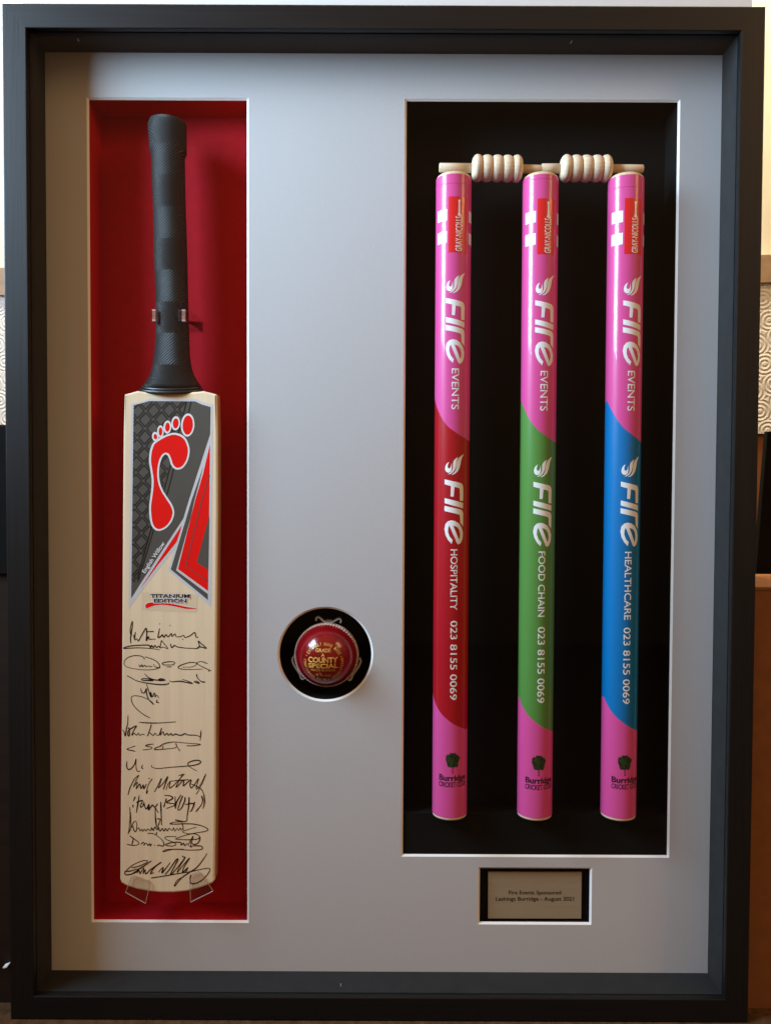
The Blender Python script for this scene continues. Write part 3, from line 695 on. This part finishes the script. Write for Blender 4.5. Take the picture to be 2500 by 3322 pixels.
# rows of stitching round the seam
t1 = POLE.orthogonal().normalized(); t2 = POLE.cross(t1)
def sph(lat, lon, r): return BC + (t1*math.cos(lon) + t2*math.sin(lon))*math.cos(lat)*r + POLE*math.sin(lat)*r
for lat0 in (-0.05, 0.05, 0.145):
    m = MB(); NS = 66
    for k in range(NS):
        l0 = 2*PI*k/NS; l1 = l0 + 2*PI/NS*0.95
        a_ = sph(lat0 - 0.034, l0, RB*1.020); b_ = sph(lat0 + 0.034, l1, RB*1.020); nrm = (a_ - BC).normalized()
        d = (b_ - a_).normalized(); s_ = d.cross(nrm)
        rr = []
        for t, k_ in ((0, .45), (.2, .9), (.5, 1), (.8, .9), (1, .45)):
            c_ = a_.lerp(b_, t)
            rr.append([c_ + (s_*math.cos(q) + nrm*math.sin(q))*0.00085*k_ for q in [z*PI/3 for z in range(6)]])
        m.loft(rr)
    m.build('stitching', M['thread'], ball, smooth=True)
def onball(u, v, e_=0.00025):
    q = Vector((u, 0, v)); r2 = RB*1.0015
    return BC + Vector((u, -math.sqrt(max(1e-9, r2*r2 - u*u - v*v)) - e_, v))
KB = RB/480*0.985       # crop pixels to metres on the ball
def bp(x, y): return ((x-855)*KB, -(y-822)*KB)
def ball_text(lines):
    ps = []
    for s_, x0, x1, yb_, h, bo in lines:
        a_ = Vector(bp(x0, yb_)); b_ = Vector(bp(x1, yb_))
        v, f = place_text(s_, a_, b_ - a_, Vector((0, h*KB)), bold=bo); ps.append(slice2(v, f, 0.0016, 0))
    return join2(ps)
v, f = ball_text([('GRADE', 718, 948, 692, 50, .012), ('A', 806, 856, 758, 48, .012), ('COUNTY', 605, 1056, 848, 76, .032), ('SPECIAL', 605, 1062, 935, 68, .026), ('MADE IN INDIA', 648, 1020, 988, 34, .0), ('4', 714, 760, 1072, 52, .0), ('oz', 856, 950, 1072, 46, .0), ('3', 772, 792, 1036, 26, .0), ('4', 806, 832, 1072, 28, .0), ('/', 782, 812, 1068, 46, .0)])
mk('stamp', [onball(*p) for p in v], f, M['gold'], ball)
def arc_text(s_, cx_, cy_, r, a0, a1, h, inward):
    """letters spread along an arc from angle a0 to a1 (degrees, 90 = top)"""
    ps = []; n = len(s_)
    for i, chh in enumerate(s_):
        if chh == ' ': continue
        ang = math.radians(a0 + (a1-a0)*(i+0.5)/n); rad = Vector((math.cos(ang), math.sin(ang)))
        up_ = -rad if inward else rad
        rt = Vector((up_.y, -up_.x)); wl = abs(math.radians(a1-a0))*r/n*(0.72 if chh not in 'I.-•' else 0.25)
        if chh == '•':
            c_ = Vector((cx_, cy_)) + rad*r; ps.append(tess([[tuple(c_ + Vector((math.cos(q), math.sin(q)))*8*KB) for q in [z*PI/5 for z in range(10)]]])); continue
        o_ = Vector((cx_, cy_)) + rad*r - up_*h/2 - rt*wl/2
        ps.append(place_text(chh, o_, rt*wl, up_*h, bold=0.012))
    return join2(ps)
sc_ = bp(838, 848)
v, f = join2([arc_text('ENTIRELY HAND MADE', *sc_, 272*KB, 154, 24, 44*KB, False), arc_text('•', *sc_, 278*KB, 162, 160, 40*KB, False), arc_text('•', *sc_, 278*KB, 17, 15, 40*KB, False), arc_text('CONFORMING TO MCC REGULATIONS', *sc_, 285*KB, 172, 372, 38*KB, True)])
mk('stamp', [onball(*p) for p in v], f, M['gold'], ball)

bh = thing('ball_holder', 'three small steel spring claws gripping the cricket ball inside the round opening', 'ball holder', (BC.x, 0.1025, BC.z))
def claw(ang, path):
    """path: bow-shaped strip in (along, outward) millimetres"""
    rad = Vector((math.cos(ang), 0, math.sin(ang))); tan = Vector((math.sin(ang), 0, -math.cos(ang)))
    P = [Vector((p.x, p.y)) for p in spline(path, 5)]
    pts = [BC + rad*(RB*1.035 + p.y*0.001) + tan*p.x*0.001 + Vector((0, 0.001, 0)) for p in P]
    bent_strip(pts, Vector((0, 0.008, 0)), 0.0020).build('claw', M['steel'], bh)
    m = MB(); a_ = BC + rad*(RB*1.035 + 0.0015) + Vector((0, 0.004, 0)); e_ = tan*0.0035
    b_ = BC + rad*(RB*0.55) + Vector((0, 0.038, 0)); mid = BC + rad*(RB*1.02 + 0.001) + Vector((0, 0.020, 0))
    m.loft([[a_-e_, a_+e_, a_+e_+rad*.001, a_-e_+rad*.001], [mid-e_, mid+e_, mid+e_+rad*.001, mid-e_+rad*.001], [b_-e_, b_+e_, b_+e_+rad*.001, b_-e_+rad*.001]]); m.build('arm', M['steel'], bh)
bow = [(-14.5, 1.6), (-14.8, 4.4), (-12.5, 6.2), (-9.5, 4.6), (-6, 2.0), (-2, 0.4), (2, 0.2), (6, 1.8), (9.5, 4.2), (12.5, 5.6), (14.6, 3.8), (14.2, 0.6)]
claw(math.radians(87), bow)
side = [(17, -2.6), (14.6, 0.3), (12.6, 1.1), (7, 1.7), (1, 1.3), (-5, 1.0), (-9.2, 1.8), (-11.3, 1.2), (-12.3, -0.8)]
claw(math.radians(209), side); claw(math.radians(-31), [(-x, y) for x, y in side])

# ------------------------------------------------------------------ stumps
YS = 0.050; RS = 0.0204
ZT = U(1472.5, 562.5, YS-RS).z; ZB = U(1456, 2664, YS-RS).z
SX = [0.0815, 0.1816, 0.2802]
LOGO = [(1441.9, 1555), (1729.4, 1563), (2012.7, 1562.5)]
def cyl(px, py, i):
    """photo point -> angle and height on stump i"""
    d = ray(px, py); ox, oy = CAM.x - SX[i], CAM.y - YS
    a = d.x*d.x + d.y*d.y; b = 2*(ox*d.x + oy*d.y); c = ox*ox + oy*oy - RS*RS
    disc = b*b - 4*a*c
    if disc < 0: disc = 0.0
    t = (-b - math.sqrt(disc))/(2*a); p = CAM + d*t
    return math.atan2(p.x - SX[i], -(p.y - YS)), p.z
PH = [cyl(*LOGO[i], i)[0] for i in range(3)]
def sz(px, py, i=0):
    a, z = cyl(px, py, i); return ((a - PH[i])*RS, z)
class Stump:
    def __init__(s, i, label):
        s.i = i; s.root = thing('cricket_stump', label, 'stump', (SX[i], YS, ZB), 'printed stumps under the bails')
    def wrap(s, name, vf, layer, m_, parent, step=0.0012, dz=0.0):
        v, f = slice2(*vf, step, 0); r = RS + 0.00012 + 0.00012*layer; P0 = PH[s.i]
        V = [Vector((SX[s.i] + r*math.sin(P0 + a/RS), YS - r*math.cos(P0 + a/RS), z + dz)) for a, z in v]
        return mk(name, V, f, m_, parent, smooth=True, normals=False)
# boundary between pink and coloured wrap, in angle and height relative to the logo corner
def bnd(pts):
    return sorted([(sz(x, y, 0)) for x, y in pts])
UB = bnd(S(1380, 850, 3.686, [(112, 1640), (130, 1720), (160, 1800), (200, 1880), (270, 1970), (350, 2030), (430, 2085), (512, 2140)]))
LB = bnd(S(1380, 2030, 3.964, [(98, 880), (112, 950), (150, 1050), (200, 1130), (270, 1200), (350, 1260), (430, 1300), (515, 1330)]))
def interp(B, s_):
    period = 2*PI*RS
    lo, hi = B[0], B[-1]
    while s_ < lo[0]: s_ += period
    while s_ >= lo[0] + period: s_ -= period
    if s_ > hi[0]:
        t = (s_ - hi[0])/(lo[0] + period - hi[0]); return hi[1] + (lo[1]-hi[1])*(t*t*(3-2*t))
    for a, b in zip(B, B[1:]):
        if a[0] <= s_ <= b[0]:
            t = (s_ - a[0])/(b[0]-a[0]); return a[1] + (b[1]-a[1])*t
    return hi[1]
def smoothB(B):
    P = spline(B, 8); return [(p.x, p.y) for p in P]
UB = smoothB(UB); LB = smoothB(LB)
NA = 96
def tube(i, lo, hi, dz0=0.0):
    """wrap section between two height functions of the unwrapped coordinate"""
    m = MB(); r0, r1 = [], []
    for k in range(NA):
        a = 2*PI*k/NA; s_ = a*RS
        for R_, fn in ((r0, lo), (r1, hi)):
            R_.append(Vector((SX[i] + RS*math.sin(PH[i] + a), YS - RS*math.cos(PH[i] + a), fn(s_))))
    m.loft([r0, r1], False, False); return m
# shared outlines of the logo (from the red stump), unwrapped
def lg(pts): return [sz(x, y, 0) for x, y in S(1380, 1440, 3.686, pts)]
FL = [spline(lg(p), 3, True) for p in (
    [(455,122),(438,160),(426,195),(418,240),(406,285),(386,325),(352,357),(318,370),(308,366),(342,337),(360,300),(368,250),(375,208),(394,170),(425,140)],
    [(385,158),(374,200),(366,250),(352,300),(326,338),(292,361),(260,362),(284,350),(310,325),(324,290),(325,250),(330,210),(352,180)],
    [(282,215),(252,235),(235,270),(233,310),(250,338),(278,345),(302,330),(312,296),(312,255),(306,222),(302,256),(292,286),(274,290),(264,268),(272,238)])]
LT = [lg(p) for p in (
    [(228,424),(372,457),(420,468),(440,486),(448,520),(446,682),(408,680),(407,548),(402,530),(345,514),(334,632),(298,628),(302,504),(228,482)],
    [(228,648),(446,706),(445,772),(228,708)],
    [(226,740),(382,776),(424,787),(440,803),(447,834),(445,990),(432,965),(412,945),(410,866),(404,848),(370,836),(226,802)])]
EO = spline(lg([(310,1195),(268,1150),(238,1090),(225,1020),(236,960),(266,925),(306,914),(352,923),(398,952),(430,1002),(444,1060),(440,1130),(420,1182),(390,1204)]), 1, False) + lg([(372,1186),(284,976),(270,1005),(268,1055),(288,1112),(323,1150)])
EO = [(p[0], p[1]) for p in EO]
EH = lg([(328,976),(372,992),(400,1028),(411,1080),(406,1128),(396,1142)])
logo_fire = join2([tess([[(p.x, p.y) for p in offset_closed(q, 0.00016)]]) for q in FL])
logo_word = join2([tess([q]) for q in LT] + [tess([EO, EH])])
z_logo = [cyl(*LOGO[i], i)[1] for i in range(3)]
EV = [(1450, 966.7), (1738.5, 974), (2024, 974)]
z_ev = [cyl(*EV[i], i)[1] for i in range(3)]

def down_text(s_, i, px, y0, y1, capx, bold=0.0):
    """text reading down the stump: starts at photo height y0, ends at y1; capx = (left, right) photo x of the caps"""
    a0, z0 = sz(capx[0], y0, i); a1, _ = sz(capx[1], y0, i); _, z1 = sz(capx[0], y1, i)
    return place_text(s_, (a0, z0), (0, z1 - z0), (a1 - a0, 0), bold=bold)
LAB = [(1454.5, 638), (1743, 644), (2025.7, 643)]
specs = [
 ('tall printed pink and crimson stump, nearest the middle of the frame', 'red_wrap', 'HOSPITALITY', (1461.5, 1483), 1782, 1979, (1461, 1482), 2014, 2271, (1465, 1488)),
 ('tall printed pink and green stump, between the crimson and the blue stumps', 'green_wrap', 'FOOD CHAIN', (1746, 1767), 1789, 2001, (1744, 1766), 2034, 2281, (1752.5, 1776)),
 ('tall printed pink and blue stump, nearest the right side of the frame', 'blue_wrap', 'HEALTHCARE', (2026, 2047), 1790, 2011, (2022, 2043), 2036, 2284, (2035.5, 2058)),
]
TREE = None
for i, (lab, bandm, word, wx, wy0, wy1, px_, py0, py1, evx) in enumerate(specs):
    s = Stump(i, lab); R0 = s.root; dzl = z_logo[i] - z_logo[0]
    top = lambda q: ZT; bot = lambda q: ZB + 0.0035
    ub = lambda q, d=dzl: interp(UB, q) + d
    lb = lambda q, d=dzl: interp(LB, q) + d
    up = tube(i, ub, top).build('upper_wrap', M['pink'], R0, smooth=True)
    md = tube(i, lb, ub).build('coloured_wrap', M[bandm], R0, smooth=True)
    lw = tube(i, bot, lb).build('lower_wrap', M['pink'], R0, smooth=True)
    # rounded wooden top and bare wooden foot
    def lathe(prof, name, m_):
        m = MB(); rr = []
        for r, z in prof: rr.append([Vector((SX[i] + r*math.cos(2*PI*k/64), YS + r*math.sin(2*PI*k/64), z)) for k in range(64)])
        m.loft(rr); return m.build(name, m_, R0, smooth=True)
    lathe([(RS-0.0006, ZT-0.001), (RS-0.0003, ZT+0.0004), (RS-0.0012, ZT+0.0022), (RS-0.0035, ZT+0.0042), (RS-0.0075, ZT+0.0058), (RS-0.013, ZT+0.0066), (0.001, ZT+0.0068)], 'wooden_top', M['ash_v'])
    lathe([(RS-0.0020, ZB), (RS-0.0006, ZB+0.0009), (RS-0.0004, ZB+0.0037), (0.001, ZB+0.0037)], 'wooden_foot', M['ash_v'])
    # thin seam line near the top of the wrap
    m = MB(); rr = []
    for r, z in ((RS+0.0001, -0.0005), (RS+0.0003, -0.0002), (RS+0.0003, 0.0002), (RS+0.0001, 0.0005)):
        rr.append([Vector((SX[i] + r*math.cos(2*PI*k/96), YS + r*math.sin(2*PI*k/96), ZT - (0.0095, 0.004, 0.0125)[i] + z + 0.0022*math.sin(2*PI*k/96)*0.4)) for k in range(96)])
    m.loft(rr, False, False); m.build('wrap_seam', M['pink'], up, smooth=True)
    # maker's label: red rectangle, lettering and bat mark
    def lsz(pts):     # from the first stump's crop, moved onto this stump
        base = sz(*LAB[0], 0); me_ = sz(*LAB[i], i); out = []
        for x, y in S(1380, 470, 4.1625, pts):
            a_, z_ = sz(x, y, 0); out.append((a_ - base[0] + me_[0], z_ - base[1] + me_[1]))
        return out
    A_ = lsz([(310, 700)])[0]; Bb = lsz([(298, 1455)])[0]; wlab = 0.0236
    zt_, zb_ = A_[1], Bb[1]; s0 = A_[0]
    lb_ = s.wrap('makers_label', tess([[(s0, zb_), (s0+wlab, zb_), (s0+wlab, zt_), (s0, zt_)]]), 0, M['wrap_red'], up)
    tz0 = lsz([(400, 1432)])[0]; tz1 = lsz([(400, 962)])[0]; tx = lsz([(488, 1200)])[0]; tl = lsz([(405, 1200)])[0]
    s.wrap('lettering', place_text('GRAY-NICOLLS', (tx[0], tz0[1]), (0, tz1[1]-tz0[1]), (tl[0]-tx[0], 0), bold=0.010), 1, M['wrap_white'], lb_)
    bt = [lsz([p])[0] for p in ((430,950),(442,915),(444,775),(439,755),(445,740),(458,737),(466,745),(468,757),(463,775),(464,915),(484,960),(470,962),(452,958))]
    s.wrap('bat_mark', tess([bt]), 1, M['wrap_white'], lb_)
    hgt = lsz([(290, 865)])[0][1] - lsz([(290, 1020)])[0][1]
    r1, r2 = lsz([(290, 865)])[0][1], lsz([(290, 1165)])[0][1]
    wp = 0.0142
    for zz in (r1, r2):
        for sa in (s0 - 0.0018 - wp, s0 + wlab + 0.0025):
            s.wrap('white_patch', tess([[(sa, zz-hgt), (sa+wp, zz-hgt), (sa+wp, zz), (sa, zz)]]), 0, M['wrap_white'], up)
    # logo twice, with the words below it
    for z_off, par in ((z_logo[i] - z_logo[0], md), (z_ev[i] - z_logo[0], up)):
        v, f = logo_fire; s.wrap('flame_logo', ([(a, z + z_off) for a, z in v], f), 0, M['wrap_white'], par)
        v, f = logo_word; s.wrap('logo_lettering', ([(a, z + z_off) for a, z in v], f), 0, M['wrap_white'], par)
    evy = (1195, 1328) if i == 0 else (1203, 1333)
    s.wrap('events_lettering', down_text('EVENTS', i, None, evy[0], evy[1], evx, 0.008), 0, M['wrap_white'], up)
    s.wrap('division_lettering', down_text(word, i, None, wy0, wy1, wx, 0.008), 0, M['wrap_white'], md)
    s.wrap('telephone_number', down_text('023 8155 0069', i, None, py0, py1, px_, 0.008), 0, M['wrap_white'], md)
    # club badge low on the stump: tree and name
    ox, oy = ((0, 0), (628, 19), (1256, 17))[i]
    tb = lambda x, y: sz(*S(1380, 2380, 2.25, [(x + ox, y + oy)])[0], i)
    cx_, cz_ = tb(197, 195)
    rn = random.Random(11); crown = []
    for k in range(44):
        a = 2*PI*k/44; r_ = 0.0085 + rn.uniform(-0.0010, 0.0008) + 0.0004*math.sin(5*a)
        crown.append((cx_ + r_*math.cos(a)*1.0, cz_ + r_*math.sin(a)*1.02))
    s.wrap('tree_badge', tess([crown]), 0, M['tree_ink'], lw)
    bzt, bzb = cz_ - 0.0078, tb(197, 290)[1]
    s.wrap('tree_trunk', tess([[(cx_-0.0005, bzt), (cx_+0.0005, bzt), (cx_+0.0004, bzb+0.001), (cx_+0.0012, bzb), (cx_-0.0012, bzb), (cx_-0.0004, bzb+0.001)]]), 0, M['wrap_dark'], lw)
    n0 = tb(99, 333); s.wrap('club_name', place_text('Burridge', n0, (0.0345, 0), (0, 0.0064), bold=0.035), 0, M['wrap_dark'], lw)
    n1 = tb(97, 378); s.wrap('club_line', place_text('CRICKET CLUB', n1, (0.0345, 0), (0, 0.0054), bold=0.022), 0, M['wrap_dark'], lw)

# black ledge the stumps stand on (part of the frame's fitting)
x0, x1, z0, z1 = INN['stumps']
mb = MB(); mb.box((x0-0.0006, YM+BV+0.001, z0-0.0006), (x1+0.0006, YB-0.0005, ZB-0.0002)); mb.build('black_ledge', M['black_board'], fr)

# ------------------------------------------------------------------ bails
def bail(label, xa, xb0, xb1, xc, yl, yc, yr, group='bails resting across the stumps'):
    """photo x of shaft start, barrel start, barrel end, spigot end; photo y of their axes"""
    Yb = YS + 0.001
    P = [U(xa, yl, Yb), U(xb0, yc, Yb), U(xb1, yc, Yb), U(xc, yr, Yb)]
    o = thing('bail', label, 'bail', tuple((P[1] + P[2])/2), group)
    def lathe(prof, name):
        m = MB(); rr = []
        ax = (P[3] - P[0]).normalized(); n1 = ax.cross(Vector((0, 1, 0))).normalized(); n2 = ax.cross(n1)
        for x, r in prof:
            t = (x - P[0].x)/(P[3].x - P[0].x); c_ = P[0].lerp(P[3], t)
            rr.append([c_ + (n1*math.cos(2*PI*k/40) + n2*math.sin(2*PI*k/40))*r for k in range(40)])
        m.loft(rr); m.build(name, M['ash'], o, smooth=True)
    def shaft(xa_, xb_, ra, rb): lathe([(xa_, ra*0.90), (xa_ + 0.0006*(1 if xb_ > xa_ else -1), ra), (xb_, rb)], 'spigot')
    shaft(P[0].x, P[1].x + 0.004, 0.0052, 0.0054); shaft(P[3].x, P[2].x - 0.004, 0.0047, 0.0050)
    n = 5; L = (P[2].x - P[1].x)/n; prof = []
    for k in range(n):
        for q in range(13):
            t = q/12; a = PI*t
            # outer rings are a little taller at the ends, rounded
            r = 0.0122 + 0.0027*math.sin(a)**0.55 + (0.0003 if k in (0, 4) else 0)
            if k == 0 and t < 0.5: r = 0.006 + 0.0090*math.sin(a)**0.5
            if k == n-1 and t > 0.5: r = 0.006 + 0.0090*math.sin(a)**0.5
            if q == 12 and k < n-1: continue
            prof.append((P[1].x + L*(k + t), r))
    lathe(prof, 'barrel')
yb1 = 470 + 335/4.1625
bail('turned pale wooden bail across the crimson and green stumps', 1424, 1380+620/4.1625, 1380+1306/4.1625, 1754.3, 544, 551.5, 549)
bail('turned pale wooden bail across the green and blue stumps', 1755.6, 1680+512/3.784, 1680+1145/3.784, 1680+1530/3.784, 546, 553.5, 548)

# ------------------------------------------------------------------ plaque
YP = YM + BV + 0.0040
pl = [U(x, y, YP) for x, y in S(1500, 2740, 3.62, [(300, 323), (1396, 324), (1390, 869), (298, 867)])]
pq = thing('engraved_plaque', 'small brushed brass plaque with two engraved lines, in the opening below the stumps', 'plaque', tuple((pl[2]+pl[3])/2))
m = MB(); m.loft([pl, [p + Vector((0, 0.0016, 0)) for p in pl]]); m.build('plate', M['brass'], pq)
def ptext(s_, x0, x1, yb_, hh):
    a_, b_ = S(1500, 2740, 3.62, [(x0, yb_), (x1, yb_)]); return place_text(s_, a_, Vector(b_) - Vector(a_), Vector((0, -hh/3.62)), bold=0.012)
v, f = join2([ptext('Fire Events Sponsored', 540, 1155, 584, 43), ptext('Lashings Burridge - August 2021', 388, 1306, 658, 44)])
mk('engraving', [U(a, b, YP - 0.00015) for a, b in v], f, M['engrave'], pq)

sc.render.engine = 'CYCLES'
